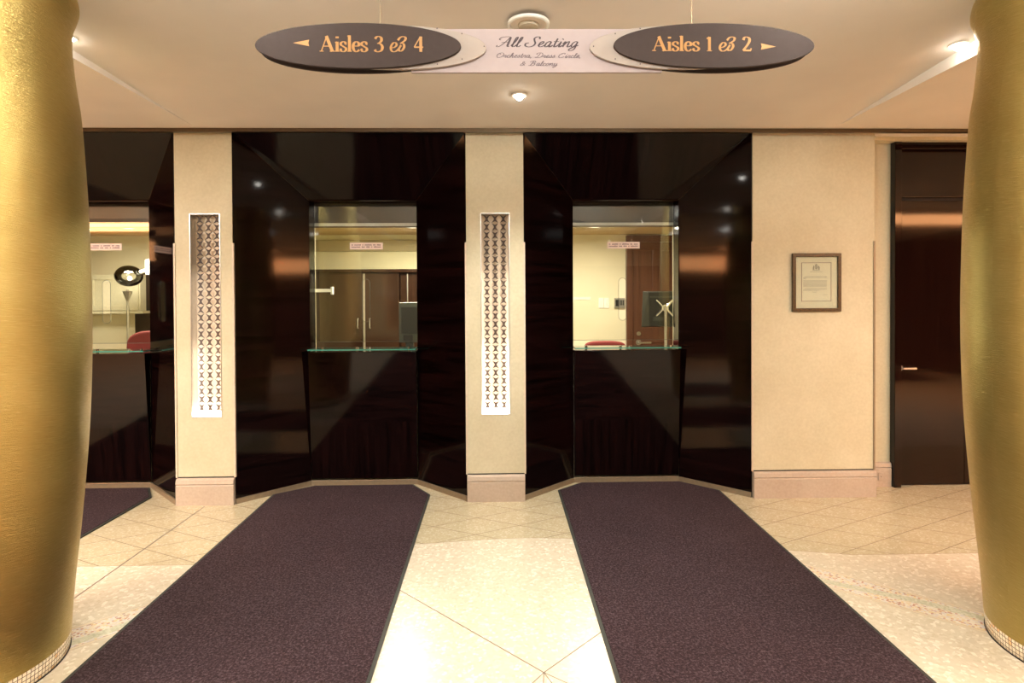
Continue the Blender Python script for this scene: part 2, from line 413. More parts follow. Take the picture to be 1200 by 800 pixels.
NZ0, NZ1 = .641, 2.137
NICHES = {'left': (-2.263, -2.043), 'middle': (-.135, .080)}
for nm, a, b in PIERS:
    m = MB()
    zt, z0 = 2.7395, .205
    if nm in NICHES:
        na, nb = NICHES[nm]
        m.box(a, na, YW, YW+.1, z0, zt).box(nb, b, YW, YW+.1, z0, zt).box(na, nb, YW, YW+.1, NZ1, zt).box(na, nb, YW, YW+.1, z0, NZ0)
        m.box(a, b, YW+.1, YW+.16, z0, zt)
    else: m.box(a, b, YW, YW+.22, z0, zt)
    struct('wall_pier_'+nm, m, M['plaster'])
    bs = MB()
    prof = [(YW+.1, 0), (YW-.028, 0), (YW-.028, .142), (YW-.022, .150), (YW-.030, .157), (YW-.024, .185), (YW-.012, .196), (YW+.1, .196)]
    bs.prism(prof, 'x', a-.001, b+.001)
    struct('baseboard_pier_'+nm, bs, M['stone_base'])
    tr = MB()
    for s, xx in ((-1, a), (1, b)):
        if s < 0: tr.box(xx-.010, xx+.002, YW-.006, YW+.02, .2, 1.921)
        else: tr.box(xx-.002, xx+.010, YW-.006, YW+.02, .2, 1.921)
    if nm == 'right':
        tr = MB().box(a-.010, a+.002, YW-.006, YW+.02, .2, 1.921)
        struct('trim_pier_right_edge', MB().box(b-.008, b+.004, YW-.006, YW+.02, .2, 1.921), M['bronze_strip'])
    struct('trim_pier_'+nm, tr, M['corner_guard'])
    struct('trim_gap_'+nm, MB().box(a+.002, b-.002, YW+.002, YW+.1, .196, .205), M['gap'])

# interior face of the booth wall (openings between z 1.10 and 2.30)
bw = MB(); ed = X0
for c in BAYS:
    bw.box(ed, c-HALF_B-.005, YP+.02, YP+.045, 0, 2.6); ed = c+HALF_B+.005
    bw.box(c-HALF_B-.005, c+HALF_B+.005, YP+.02, YP+.045, 0, 1.085)
    bw.box(c-HALF_B-.005, c+HALF_B+.005, YP+.02, YP+.045, 2.31, 2.6)
bw.box(ed, 3.1, YP+.02, YP+.045, 0, 2.6)
struct('wall_booth_front', bw, M['booth_wall'])
# partitions between the booths
for n, xx in (('left', -2.40), ('middle', -.03), ('right', 2.75)):
    struct('wall_partition_'+n, MB().box(xx-.05, xx+.05, YP+.07, 6.9, 0, 2.25), M['booth_wall'])

side = {0: 'left', 1: 'centre', 2: 'right'}
for i, c in enumerate(BAYS):
    nmb = side[i]
    for s, nn in ((-1, 'l'), (1, 'r')):
        f, b = c+s*HALF_F, c+s*HALF_B
        t = .025*s
        m = MB().hexa([(f, YW+.003, 0), (b, YB, 0), (b, YB, 2.300), (f, YW+.003, 2.738)], [(f+t, YW+.03, 0), (b+t, YB+.02, 0), (b+t, YB+.02, 2.300), (f+t, YW+.03, 2.738)])
        # jamb returning to the pane
        m.hexa([(b, YB, 1.085), (b, YP+.02, 1.085), (b, YP+.02, 2.300), (b, YB, 2.300)], [(b+t, YB, 1.085), (b+t, YP+.02, 1.085), (b+t, YP+.02, 2.300), (b+t, YB, 2.300)])
        struct('wall_bay_%s_%s' % (nmb, 'left' if s < 0 else 'right'), m, M['wood_h'])
        dx, dy = (b-f), (YB-YW); L = sqrt(dx*dx+dy*dy); nx, ny = (dy/L*-s, -dx/L*-s)
        if ny > 0: nx, ny = -nx, -ny
        q = .012
        struct('baseboard_bay_%s_%s' % (nmb, 'left' if s < 0 else 'right'),
               MB().hexa([(f, YW+.003, .001), (b, YB, .001), (b, YB, .038), (f, YW+.003, .038)], [(f+nx*q, YW+.003+ny*q, .001), (b+nx*q, YB+ny*q, .001), (b+nx*q, YB+ny*q, .038), (f+nx*q, YW+.003+ny*q, .038)]), M['bronze_strip'])
    f, b = HALF_F, HALF_B
    m = MB().hexa([(c-f, YW+.003, 2.738), (c+f, YW+.003, 2.738), (c+b, YB, 2.302), (c-b, YB, 2.302)], [(c-f, YW+.02, 2.76), (c+f, YW+.02, 2.76), (c+b, YB+.02, 2.33), (c-b, YB+.02, 2.33)])
    m.box(c-b, c+b, YB, YP+.02, 2.300, 2.33)
    struct('ceiling_bay_'+nmb, m, M['wood_s'])
    struct('trim_bay_'+nmb, MB().tube([(c-b, YB-.004, 2.300), (c+b, YB-.004, 2.300)], .006), M['door_wood'])
    struct('wall_bay_'+nmb+'_back', MB().box(c-b, c+b, YB+.001, YP+.02, 1.065, 1.083), M['wood_v'])

# recessed wall and door to the right of the framed letter
struct('wall_recess', MB().box(2.824, 3.10, 4.60, 4.72, .19, 2.74).box(2.824, X1, 4.60, 4.72, 2.727, 2.9).box(4.30, X1, 4.60, 4.72, 0, 2.74), M['plaster'])
struct('wall_far_left', MB().box(X0, -4.09, YW, YW+.2, 0, 2.739), M['plaster'])
struct('trim_recess', MB().box(2.826, X1, 4.50, 4.60, 2.712, 2.739), M['plaster'])
struct('baseboard_recess', MB().prism([(4.72, 0), (4.572, 0), (4.572, .142), (4.578, .150), (4.570, .157), (4.576, .185), (4.59, .193), (4.72, .193)], 'x', 2.826, 3.095), M['stone_base'])
d1 = sempty('door_1', (3.1, 4.6, 0))
fr = MB().box(3.10, 3.155, 4.545, 4.66, 0, 2.715).box(3.155, 4.25, 4.555, 4.66, 2.66, 2.715).box(3.155, 4.25, 4.56, 4.66, 2.283, 2.306).box(4.25, 4.30, 4.545, 4.66, 0, 2.715)
build('door_frame', fr, M['door_wood'], d1, bevel=.003)
build('top_panel', MB().box(3.155, 4.25, 4.585, 4.64, 2.306, 2.66), M['door_wood'], d1)
leaf = build('door_leaf', MB().box(3.160, 3.700, 4.60, 4.65, .006, 2.262).box(3.704, 4.246, 4.60, 4.65, .006, 2.262), M['door_wood'], d1, bevel=.002)
build('door_gap', MB().box(3.156, 4.248, 4.61, 4.63, .003, 2.283), M['gap'], d1)
hd = build('door_handle', MB().tube([(3.178, 4.60, .937), (3.178, 4.55, .937)], .009).tube([(3.172, 4.55, .937), (3.275, 4.55, .937)], .009).disc((3.178, 4.592, .937), .022, .008, ax='y'), M['steel'], d1, smooth=True)

# floor inlays
il = MB()
def strip(p, q, w, z=.0006):
    p, q = Vector((*p, 0)), Vector((*q, 0)); d = (q-p).normalized(); n = Vector((-d.y, d.x, 0))*w/2
    il.prism([(v.x, v.y) for v in (p-n, q-n, q+n, p+n)], 'z', -.001, z)
CXF, CYF = .172, 2.345
strip((-2.155, 1.0), (-2.155, 4.33), .007)
for sx in (-1, 1):
    strip((CXF, CYF), (CXF+sx*2.0, CYF+2.0*1.0 if False else CYF+1.02) if False else (CXF+sx*.95, CYF+.95), .005)
for ang in (-128, -96, -68, -38): strip((CXF, CYF), (CXF+1.6*cos(radians(ang)), CYF+1.6*sin(radians(ang))), .004)
struct('trim_floor_inlay', il, simple('zinc_divider', (.20, .15, .11), .4, .3))
for k, s in enumerate((-1, 1)):
    L = 1.9
    me = MB().box(-L/2, L/2, -.108, .108, -.001, .0008)
    o = struct('trim_floor_mosaic_%d' % (k+1), me, M['band'])
    cx, cy = .156+s*1.76, 2.93
    o.location = (cx, cy, 0); o.rotation_euler = (0, 0, s*radians(-43))

# ------------------------------------------------------------------ gold columns
# the carpet behind the camera is added, unseen except in reflections
PROF = [(0.07, .394), (.19, .402), (.37, .419), (.56, .438), (.75, .454), (.93, .467), (1.12, .476), (1.3, .481), (1.5, .482), (1.7, .479), (1.9, .474), (2.08, .466), (2.3, .453),
        (2.42, .438), (2.52, .428), (2.6, .423), (2.65, .424), (2.69, .429), (2.73, .441), (2.765, .450), (2.80, .447), (2.83, .436), (2.86, .414), (2.90, .39)]
def catmull(P, n=8, closed=False):
    out = []; N = len(P)
    for i in range(N-1):
        p0, p1, p2, p3 = P[max(i-1, 0)], P[i], P[i+1], P[min(i+2, N-1)]
        for k in range(n):
            t = k/n
            out.append(tuple(.5*((2*b)+(-a+c)*t+(2*a-5*b+4*c-d)*t*t+(-a+3*b-3*c+d)*t**3) for a, b, c, d in zip(p0, p1, p2, p3)))
    out.append(tuple(P[-1])); return out
for (cx, cy), lb in (((-2.215, 2.40), 'left'), ((2.528, 2.40), 'right')):
    r = thing('gold_column', (cx, cy, 0), 'brushed gold bulging column standing at the %s edge of the view' % lb if lb == 'left' else 'brushed gold bulging column at the right edge beside the dark door', 'column', 'gold columns')
    build('shaft', MB().lathe(catmull(PROF, 5), cx, cy, 128), M['gold'], r, smooth=True)
    build('mosaic_base', MB().lathe([(.001, .386), (.004, .388), (.067, .394), (.0705, .392)], cx, cy, 128), M['mosaic'], r, smooth=True)
    build('base_ring', MB().lathe([(.0005, .392), (.005, .392)], cx, cy, 96), M['gap'], r)

# ------------------------------------------------------------------ carpets
def carpet(poly, label):
    r = thing('carpet_runner', (sum(p[0] for p in poly)/len(poly), sum(p[1] for p in poly)/len(poly), 0), label, 'carpet', 'carpet runners leading to the windows')
    c = Vector((r.location.x, r.location.y))
    build('border', MB().prism(poly, 'z', .0012, .009), M['rubber'], r)
    ins = []
    n = len(poly)
    for i in range(n):
        p0, p1, p2 = (Vector(poly[(i-1) % n]), Vector(poly[i]), Vector(poly[(i+1) % n]))
        d1_, d2_ = (p1-p0).normalized(), (p2-p1).normalized()
        n1, n2 = Vector((-d1_.y, d1_.x)), Vector((-d2_.y, d2_.x))
        m_ = (n1+n2); m_ = m_/max(.3, m_.dot(n1)); ins.append(tuple(p1+m_*.016))
    build('pile', MB().prism(ins, 'z', .009, .0125), M['carpet'], r, bevel=.002, seg=1)
carpet([(-3.93, -1), (-2.635, -1), (-2.655, 4.53), (-2.80, 4.755), (-3.64, 4.755), (-3.90, 4.52)], 'dark plum carpet runner partly hidden behind the left gold column')
carpet([(-1.69, -1), (-.475, -1), (-.535, 4.50), (-.70, 4.755), (-1.49, 4.755), (-1.745, 4.55)], 'dark plum carpet runner leading to the window between the two lit piers')
carpet([(.448, -1), (1.655, -1), (1.705, 4.52), (1.46, 4.755), (.66, 4.755), (.452, 4.57)], 'dark plum carpet runner leading to the window left of the framed letter')

# ------------------------------------------------------------------ ticket windows, counters, shelves
hc = thing('unseen_carpet', (.15, -2.9, 0), 'wide dark carpet added out of view to darken reflections', 'carpet')
build('pile', MB().box(-8.0, 8.0, -4.9, -1.1, .001, .012), M['carpet'], hc)  # unseen carpet, added to darken what the columns and wood reflect
WHERE = ['behind the left gold column', 'between the two lit piers', 'left of the framed letter']
def rect(x0, x1, z0, z1): return [(x0, z0), (x1, z0), (x1, z1), (x0, z1)]
def slot(cx, z0, z1, r, n=14):
    return [(cx+r*cos(pi+k*pi/n), z0+r+r*sin(pi+k*pi/n)) for k in range(n+1)]+[(cx+r*cos(k*pi/n), z1-r+r*sin(k*pi/n)) for k in range(n+1)]
SLOTX = [-3.230, -1.105, 1.036]; STK = [-3.235, -1.098, 1.045]
for i, c in enumerate(BAYS):
    w = sempty('window_%d' % (i+1), (c, YP, 1.1))
    sl = slot(SLOTX[i], 1.317, 1.672, .033)
    build('glass_pane', MB().outline([rect(c-HALF_B+.004, c+HALF_B-.004, 1.153, 2.296), sl], 'y', YP-.004, YP+.004), M['glass'], w)
    # ground edge around the slot and the lower edge of the pane
    e = MB()
    q = [(p[0], YP, p[1]) for p in sl]; e.tube(q+[q[0]], .0016, 6)
    e.tube([(c-HALF_B+.004, YP, 1.153), (c+HALF_B-.004, YP, 1.153)], .002, 6)
    (0 if i else 1) and e.tube([(c+(HALF_B-.005)*(-1 if i > 1 else 1)*1, YP, 1.153), (c+(HALF_B-.005)*(-1 if i > 1 else 1), YP, 2.13)], .0016, 6)
    build('polished_edge', e, M['edge'], w)
    build('header_panel', MB().box(c-HALF_B+.003, c+HALF_B-.003, YP+.012, YP+.05, 2.137, 2.299), simple('header_bronze_%d' % i, (.085, .070, .062), .3, 0), w)
    build('head_rail', MB().box(c-HALF_B+.003, c+HALF_B-.003, YP+.006, YP+.04, 2.112, 2.137), M['railglow'], w, bevel=.002)
    build('head_rail_shadow', MB().box(c-HALF_B+.003, c+HALF_B-.003, YP+.010, YP+.03, 2.100, 2.112), M['bronze'], w)
    # counter
    k = thing('ticket_counter', (c, YB, 0), 'dark glossy ebony ticket counter with leaning front, ' + WHERE[i], 'counter', 'ticket counters')
    wt, wb = .428, .430
    x0, x1 = c-wb, c+wb
    poly = [(YB, .052), (YB-.004, .052), (YB-.072, 1.0845), (YB, 1.0845)]
    build('front_panel', MB().prism(poly, 'x', x0+.002, x1-.002), M['wood_dl' if i < 2 else 'wood_dr'], k, bevel=.002)
    build('plinth_strip', MB().box(x0+.002, x1-.002, YB-.013, YB, .001, .042), M['bronze_strip'], k, bevel=.002)
    # glass shelf
    g = thing('glass_shelf', (c, YB-.07, 1.09), 'clear glass pass shelf with green edge on the counter '+WHERE[i], 'shelf', 'glass shelves')
    gm = MB(); a, b, y0, y1, z0, z1 = c-.436+.008, c+.436-.008, YB-.088, YP-.01, 1.0975, 1.1070
    gm.add([(x, y, z) for z in (z0, z1) for y in (y0, y1) for x in (a, b)], [(0, 2, 3, 1), (4, 5, 7, 6)], 0)
    gm.add([(x, y, z) for z in (z0, z1) for y in (y0, y1) for x in (a, b)], [(0, 1, 5, 4), (2, 6, 7, 3), (0, 4, 6, 2), (1, 3, 7, 5)], 1)
    build('glass_plate', gm, [M['glass'], M['glass_edge']], g)
    for xx in (-.33, -.05, .03, .37):
        build('stand_off', MB().disc((c+xx, YB-.02, 1.0848), .010, .034, 16)  .disc((c+xx, YB-.02, 1.1072), .013, .006, 16), M['chrome'], g, smooth=True)
    # notice sticker
    n_ = thing('notice_sticker', (STK[i], YP-.0045, 1.945), 'small pink notice stuck high on the glass of the window '+WHERE[i], 'sticker', 'pink notices')
    x0, x1, za, zb = STK[i]-.136, STK[i]+.136, 1.918, 1.974
    build('sticker_sheet', MB().box(x0, x1, YP-.0052, YP-.0043, za, zb), M['sticker'], n_)
    tx = MB()
    for row, zz, ws in ((0, 1.954, [.14, .55, .10, .60, .2, .35]), (1, 1.937, [.75, .27, .30, .10, .62])):
        tot = sum(ws)+.055*(len(ws)-1)*2; xx = x0+.014; scl = (.272-.028)/tot
        for wd in ws:
            nl = max(2, int(wd/.07))
            for q_ in range(nl):
                hh = .008+.003*random.random(); a_ = xx+q_*wd*scl/nl
                tx.box(a_, a_+wd*scl/nl*.68, YP-.0058, YP-.0052, zz-.004, zz-.004+hh)
            xx += (wd+.11)*scl
    build('print', tx, M['sticker_ink'], n_)

# ------------------------------------------------------------------ lit lattice niches
for nm, lb in (('left', 'tall lit niche lamp with bronze lattice in the pier nearest the left column'), ('middle', 'tall lit niche lamp with bronze lattice in the pier between the two windows')):
    a, b = NICHES[nm]; cx = (a+b)/2
    r = thing('niche_lamp', (cx, YW+.09, NZ0), lb, 'wall lamp', 'niche lamps')
    fm = MB().box(a, b, YW+.084, YW+.098, NZ0, NZ1)
    build('backing_panel', fm, M['niche'], r)
    e = .004
    build('frame', MB().box(a, a+e, YW-.003, YW+.084, NZ0, NZ1).box(b-e, b, YW-.003, YW+.084, NZ0, NZ1).box(a+e, b-e, YW-.003, YW+.084, NZ1-e, NZ1).box(a+e, b-e, YW-.003, YW+.084, NZ0, NZ0+e), M['steel'], r)
    gx = MB(); PX, PZ = .0625, .0607
    hw, hh, wa = .0262, .0290, .0075
    for ci in range(3):
        for ri in range(24):
            x_, z_ = cx+(ci-1)*PX, NZ1-.036-ri*PZ
            pts = [(0, hh*.60)]
            for k in range(0, 9):
                u = 1-k/4.0; pts.append((wa+(hw-wa)*abs(u)**1.35, hh*u))
            pts.append((0, -hh*.60))
            for k in range(0, 9):
                u = -1+k/4.0; pts.append((-wa-(hw-wa)*abs(u)**1.35, hh*u))
            gx.outline([[(x_+p[0], z_+p[1]) for p in pts]], 'y', YW+.052, YW+.055)
    build('lattice', gx, M['niche_x'], r)
    for sx_n in (-1, 1):  # side lights added to spread the brightness further up the niche
        for hh_n, en in ((.50, .50), (1.05, .34)):
            ls = bpy.data.lights.new('niche_side_fill', 'AREA'); ls.shape = 'RECTANGLE'; ls.size = hh_n; ls.size_y = .012; ls.energy = en; ls.color = (1, .93, .86)
            l2 = bpy.data.objects.new('niche_side_fill', ls); C.objects.link(l2); l2.parent = r
            l2.location = (sx_n*((b-a)/2-.006), -.072, .01+hh_n/2); l2.rotation_euler = Matrix(((0, sx_n*0.0, sx_n*1.0), (0, 1, 0), (1, 0, 0))).to_euler()
            d_ = Vector((-sx_n, .6, 0)).normalized(); x_ = Vector((0, 0, 1)); y_ = (-d_).cross(x_)
            l2.rotation_euler = Matrix(((x_.x, y_.x, -d_.x), (x_.y, y_.y, -d_.y), (x_.z, y_.z, -d_.z))).to_euler()
    build('lamp_strip', MB().box(a+.012, b-.012, YW+.052, YW+.082, NZ0+.004, NZ0+.012), M['strip'], r)
    ld = bpy.data.lights.new('niche_light', 'AREA'); ld.shape = 'RECTANGLE'; ld.size = .19; ld.size_y = .024; ld.energy = NICHE_W; ld.color = (1, .94, .86)
    lo = bpy.data.objects.new('niche_light', ld); C.objects.link(lo); lo.parent = r; lo.location = (0, -.020, .016); lo.rotation_euler = (radians(180), 0, 0)

# ------------------------------------------------------------------ framed letter
fr = thing('framed_letter', (2.377, YW, 1.61), 'gold framed letter with a crest hanging on the cream wall', 'picture')
fx0, fx1, fz0, fz1 = 2.192, 2.561, 1.394, 1.830
e = .026
fm = MB()
for lp in (0,):
    fm.outline([rect(fx0, fx1, fz0, fz1), rect(fx0+e, fx1-e, fz0+e, fz1-e)], 'y', YW-.024, YW-.001)
build('frame', fm, M['frame_gold'], fr, bevel=.004)
build('mat_board', MB().box(fx0+e-.002, fx1-e+.002, YW-.010, YW-.004, fz0+e-.002, fz1-e+.002), M['mat_board'], fr)
px0, px1, pz0, pz1 = fx0+.072, fx1-.072, fz0+.077, fz1-.069
build('border_line', MB().outline([rect(px0, px1, pz0, pz1), rect(px0+.003, px1-.003, pz0+.003, pz1-.003)], 'y', YW-.0115, YW-.010), M['maroon'], fr)
build('letter_sheet', MB().box(px0+.003, px1-.003, YW-.0108, YW-.010, pz0+.003, pz1-.003), M['paper'], fr)
pr = MB(); yq = (YW-.0118, YW-.0108)
def line(z, xa, xb, h=.0022):
    x_ = xa
    while x_ < xb:
        wd = random.uniform(.006, .018); pr.box(x_, min(xb, x_+wd), yq[0], yq[1], z, z+h); x_ += wd+.003
for blk in ([(1.691, 2.33, 2.42)], [(1.655, 2.29, 2.455), (1.648, 2.278, 2.455), (1.641, 2.278, 2.30)], [(1.625-.0075*k, 2.278, 2.455) for k in range(7)], [(1.566, 2.29, 2.455), (1.559, 2.278, 2.455), (1.552, 2.278, 2.40)]):
    pr = MB()
    for q_ in blk: line(*q_)
    build('print', pr, M['print'], fr)
pr = MB()
line(1.520, 2.43, 2.458)
sigm = MB(); sigm.tube([(2.345+k*.004, YW-.0113, 1.540+.004*sin(k*1.7)) for k in range(10)], .0008, 5)
build('signature', sigm, M['print'], fr)
build('print', pr, M['print'], fr); pr = MB()
# crest: shield with crown, two supporters and a scroll
cxx, czz = 2.375, 1.722
pr.outline([[(cxx-.011, czz+.012), (cxx+.011, czz+.012), (cxx+.010, czz-.004), (cxx, czz-.013), (cxx-.010, czz-.004)], [(cxx-.006, czz+.008), (cxx-.006, czz-.002), (cxx-.001, czz-.006), (cxx-.001, czz+.008)]], 'y', *yq)
pr.outline([[(cxx-.009, czz+.015), (cxx+.009, czz+.015), (cxx+.011, czz+.026), (cxx+.005, czz+.022), (cxx, czz+.031), (cxx-.005, czz+.022), (cxx-.011, czz+.026)]], 'y', *yq)
for s in (-1, 1):
    pr.outline([[(cxx+s*a_, czz+b_) for a_, b_ in ((.013, -.012), (.017, -.002), (.013, .006), (.019, .016), (.024, .014), (.022, .006), (.028, .000), (.024, -.006), (.026, -.014))]], 'y', *yq)
pr.box(cxx-.026, cxx+.026, yq[0], yq[1], czz-.019, czz-.0155)
build('crest', pr, M['print'], fr)
build('glazing', MB().box(fx0+e-.001, fx1-e+.001, YW-.0155, YW-.0135, fz0+e-.001, fz1-e+.001), M['glass'], fr)
# switch plate on the recess baseboard
sw = thing('socket_plate', (3.03, 4.57, .09), 'small pale socket plate on the stone base beside the dark door', 'socket')
build('plate', MB().box(2.987, 3.025, 4.566, 4.5715, .055, .115), M['stone_base'], sw, bevel=.001)
build('screw', MB().disc((3.006, 4.5645, .085), .003, .002, 10, 'y'), M['gap'], sw)

# ------------------------------------------------------------------ lettering (own stroke alphabet)
SERIF = {
 'A': (.70, [([(.04, 0), (.31, .70)], .4), ([(.29, .70), (.58, 0)], 1.15), ([(.13, .24), (.47, .24)], 1), ([(-.04, .012), (.15, .012)], 1), ([(.45, .012), (.70, .012)], 1)]),
 'i': (.24, [([(.11, 0), (.11, .44)], 1), ([(.01, .012), (.22, .012)], 1), ([(.01, .41), (.11, .43)], 1), ([(.115, .60), (.115, .68)], 1.1)]),
 's': (.36, [([(.29, .34), (.25, .42), (.16, .445), (.06, .39), (.06, .30), (.17, .23), (.29, .15), (.29, .06), (.19, -.005), (.08, .02), (.03, .12)], .9), ([(.30, .30), (.30, .43)], .3), ([(.03, .01), (.03, .14)], .3)]),
 'l': (.24, [([(.11, 0), (.11, .73)], 1), ([(.01, .012), (.22, .012)], 1), ([(.01, .70), (.11, .72)], 1)]),
 'e': (.41, [([(.07, .25), (.33, .25)], 1), ([(.33, .25), (.31, .39), (.20, .445), (.09, .38), (.045, .22), (.09, .06), (.21, -.005), (.35, .08)], .95)]),
 '3': (.46, [([(.05, .58), (.11, .66), (.22, .69), (.34, .63), (.35, .50), (.25, .40), (.15, .37)], .95), ([(.15, .37), (.30, .35), (.40, .22), (.35, .06), (.20, -.005), (.08, .02), (.04, .09)], .95)]),
 '4': (.50, [([(.33, .69), (.03, .21)], .4), ([(.03, .21), (.47, .21)], 1.6), ([(.35, .69), (.35, 0)], 1)]),
 '1': (.34, [([(.17, 0), (.17, .68)], 1), ([(.05, .012), (.29, .012)], 1), ([(.04, .60), (.17, .67)], 1)]),
 '2': (.46, [([(.05, .54), (.09, .65), (.20, .69), (.33, .63), (.35, .50), (.26, .32), (.04, .03)], .95), ([(.04, .035), (.42, .035)], 2.2), ([(.40, .035), (.44, .14)], .5)]),
 '&': (.86, [([(.06, .17), (.22, .20), (.33, .30), (.29, .40), (.18, .40), (.07, .27), (.05, .12), (.13, .01), (.27, .01), (.42, .12), (.55, .30)], .8),
             ([(.40, .52), (.50, .64), (.64, .69), (.77, .64), (.74, .52), (.60, .42), (.50, .38)], .85), ([(.50, .38), (.66, .36), (.70, .22), (.60, .06), (.48, .03), (.43, .12)], .85)]),
 ' ': (.30, [])}
SCRIPT = {
 'A': (.62, [([(-.10, .10), (-.12, .01), (.0, .0), (.16, .20), (.34, .62), (.40, .74)], .5), ([(.40, .74), (.42, .40), (.44, .05), (.54, .02)], 1.2), ([(.05, .30), (.22, .34), (.46, .34)], .6), ([(.40, .74), (.18, .76), (-.06, .70), (-.14, .56), (-.04, .50)], .6)]),
 'l': (.24, [([(.0, .06), (.14, .45), (.16, .72), (.08, .66), (.06, .30), (.08, .03), (.16, .0), (.26, .10)], .9)]),
 'S': (.56, [([(.50, .60), (.46, .74), (.32, .76), (.22, .64), (.28, .46), (.38, .26), (.32, .06), (.12, -.02), (-.08, .08), (-.10, .24), (.04, .30)], 1)]),
 'e': (.34, [([(.0, .10), (.14, .18), (.24, .32), (.18, .41), (.08, .32), (.05, .12), (.13, .0), (.26, .03), (.36, .12)], .9)]),
 'a': (.42, [([(.28, .34), (.18, .41), (.06, .28), (.05, .06), (.14, .0), (.25, .16), (.28, .38)], .9), ([(.28, .40), (.27, .06), (.34, .0), (.44, .12)], 1)]),
 't': (.28, [([(.12, .64), (.10, .30), (.11, .04), (.18, .0), (.30, .12)], 1), ([(-.02, .41), (.26, .41)], 1)]),
 'i': (.24, [([(.0, .14), (.10, .40)], .5), ([(.10, .40), (.09, .06), (.15, .0), (.26, .12)], 1), ([(.13, .56), (.13, .62)], 1.1)]),
 'n': (.44, [([(.0, .20), (.06, .38), (.09, .36), (.06, .0)], .9), ([(.06, .10), (.18, .36), (.28, .40), (.28, .20), (.29, .03), (.36, .0), (.46, .12)], .9)]),
 'g': (.42, [([(.28, .34), (.18, .41), (.06, .28), (.05, .06), (.14, .0), (.25, .16), (.28, .38)], .9), ([(.28, .40), (.28, -.10), (.18, -.28), (.02, -.26), (.06, -.12), (.40, .12)], .8)]),
 'O': (.69, [([(.34, .74), (.10, .66), (-.02, .36), (.10, .04), (.32, .0), (.56, .20), (.62, .50), (.48, .72), (.28, .74), (.20, .60), (.34, .50)], .9)]),
 'r': (.34, [([(.0, .14), (.10, .40), (.14, .34), (.26, .36), (.20, .18), (.22, .02), (.36, .12)], .8)]),
 'c': (.32, [([(.24, .32), (.18, .41), (.07, .32), (.04, .12), (.12, .0), (.24, .03), (.34, .12)], .9)]),
 'h': (.42, [([(.0, .06), (.16, .50), (.18, .72), (.10, .66), (.07, .30), (.06, .0)], .9), ([(.06, .10), (.18, .36), (.27, .38), (.26, .06), (.32, .0), (.44, .12)], .9)]),
 's': (.30, [([(.0, .08), (.10, .26), (.16, .42), (.20, .28), (.22, .10), (.12, .0), (.02, .06)], .8), ([(.20, .03), (.32, .12)], .5)]),
 ',': (.20, [([(.08, .05), (.09, -.03), (.02, -.12)], .8)]),
 'D': (.70, [([(.30, .72), (.22, .30), (.10, .03), (-.06, .06), (.10, .10), (.30, .0), (.54, .14), (.62, .46), (.44, .74), (.12, .76), (-.04, .62), (.04, .50)], .9)]),
 'C': (.66, [([(.50, .56), (.48, .72), (.30, .74), (.06, .52), (.0, .22), (.12, .02), (.34, .02), (.54, .18)], 1), ([(.30, .74), (.20, .60), (.30, .50)], .5)]),
 'B': (.70, [([(.26, .70), (.18, .30), (.06, .02), (-.08, .06)], 1), ([(-.06, .56), (.06, .72), (.30, .76), (.48, .66), (.42, .46), (.22, .40)], .8), ([(.22, .40), (.48, .34), (.48, .12), (.28, .0), (.12, .06)], .9)]),
 'o': (.38, [([(.18, .41), (.06, .30), (.05, .08), (.14, .0), (.26, .12), (.27, .32), (.18, .41)], .9), ([(.24, .36), (.38, .32)], .5)]),
 'y': (.40, [([(.0, .20), (.07, .40), (.06, .10), (.14, .0), (.26, .14), (.29, .40)], .9), ([(.29, .40), (.28, -.10), (.18, -.28), (.04, -.26), (.08, -.12), (.40, .12)], .8)]),
 '&': (.62, [([(.46, .40), (.36, .20), (.18, .0), (.02, .08), (.08, .28), (.28, .44), (.28, .62), (.16, .62), (.16, .44), (.34, .14), (.48, .04)], .7)]),
 ' ': (.34, [])}
def words(name, text, font, x0, x1, zb, cap, y, thick, thin, mat, parent, slant=0.0):
    tot = sum(font[ch][0] for ch in text); pen = 0.0
    for wd in text.split(' '):
        w = sum(font[ch][0] for ch in wd)
        build(name, lettering(wd, font, x0+(x1-x0)*pen/tot, x0+(x1-x0)*(pen+w)/tot, zb, cap, y, thick, thin, slant), mat, parent)
        pen += w+font[' '][0]
def lettering(text, font, x0, x1, zbase, cap, y, thick, thin, slant=0.0, rise=0.0):
    tot = sum(font[ch][0] for ch in text); sx = (x1-x0)/tot; sz = cap/.70
    mb = MB(); pen = 0.0; lay = 0
    for ch in text:
        wd, strokes = font[ch]
        for pts, wm in strokes:
            P = catmull(pts, 7) if len(pts) > 2 else [tuple(a+(b-a)*k/3 for a, b in zip(pts[0], pts[1])) for k in range(4)]
            Q = [Vector((x0+(pen+p[0])*sx+p[1]*sz*slant, zbase+p[1]*sz+rise*(pen+p[0])*sx)) for p in P]
            lay += 1; yy = y-.0008-(lay % 5)*.00012
            vs = []; fs = []
            for k, q in enumerate(Q):
                d = Q[min(k+1, len(Q)-1)]-Q[max(k-1, 0)]
                if d.length < 1e-9: d = Vector((1, 0))
                d.normalize()
                w = (thin+(thick-thin)*abs(d.y)**1.4)*wm*.5
                n = Vector((-d.y, d.x))*w
                for (aa, yv) in ((q+n, yy), (q-n, yy), (q-n, y+.0004), (q+n, y+.0004)): vs.append((aa.x, yv, aa.y))
            for k in range(len(Q)-1):
                for j in range(4): fs.append((4*k+j, 4*k+(j+1) % 4, 4*k+4+(j+1) % 4, 4*k+4+j))
            fs += [(3, 2, 1, 0), tuple(4*(len(Q)-1)+j for j in range(4))]
            mb.add(vs, fs)
        pen += wd
    return mb

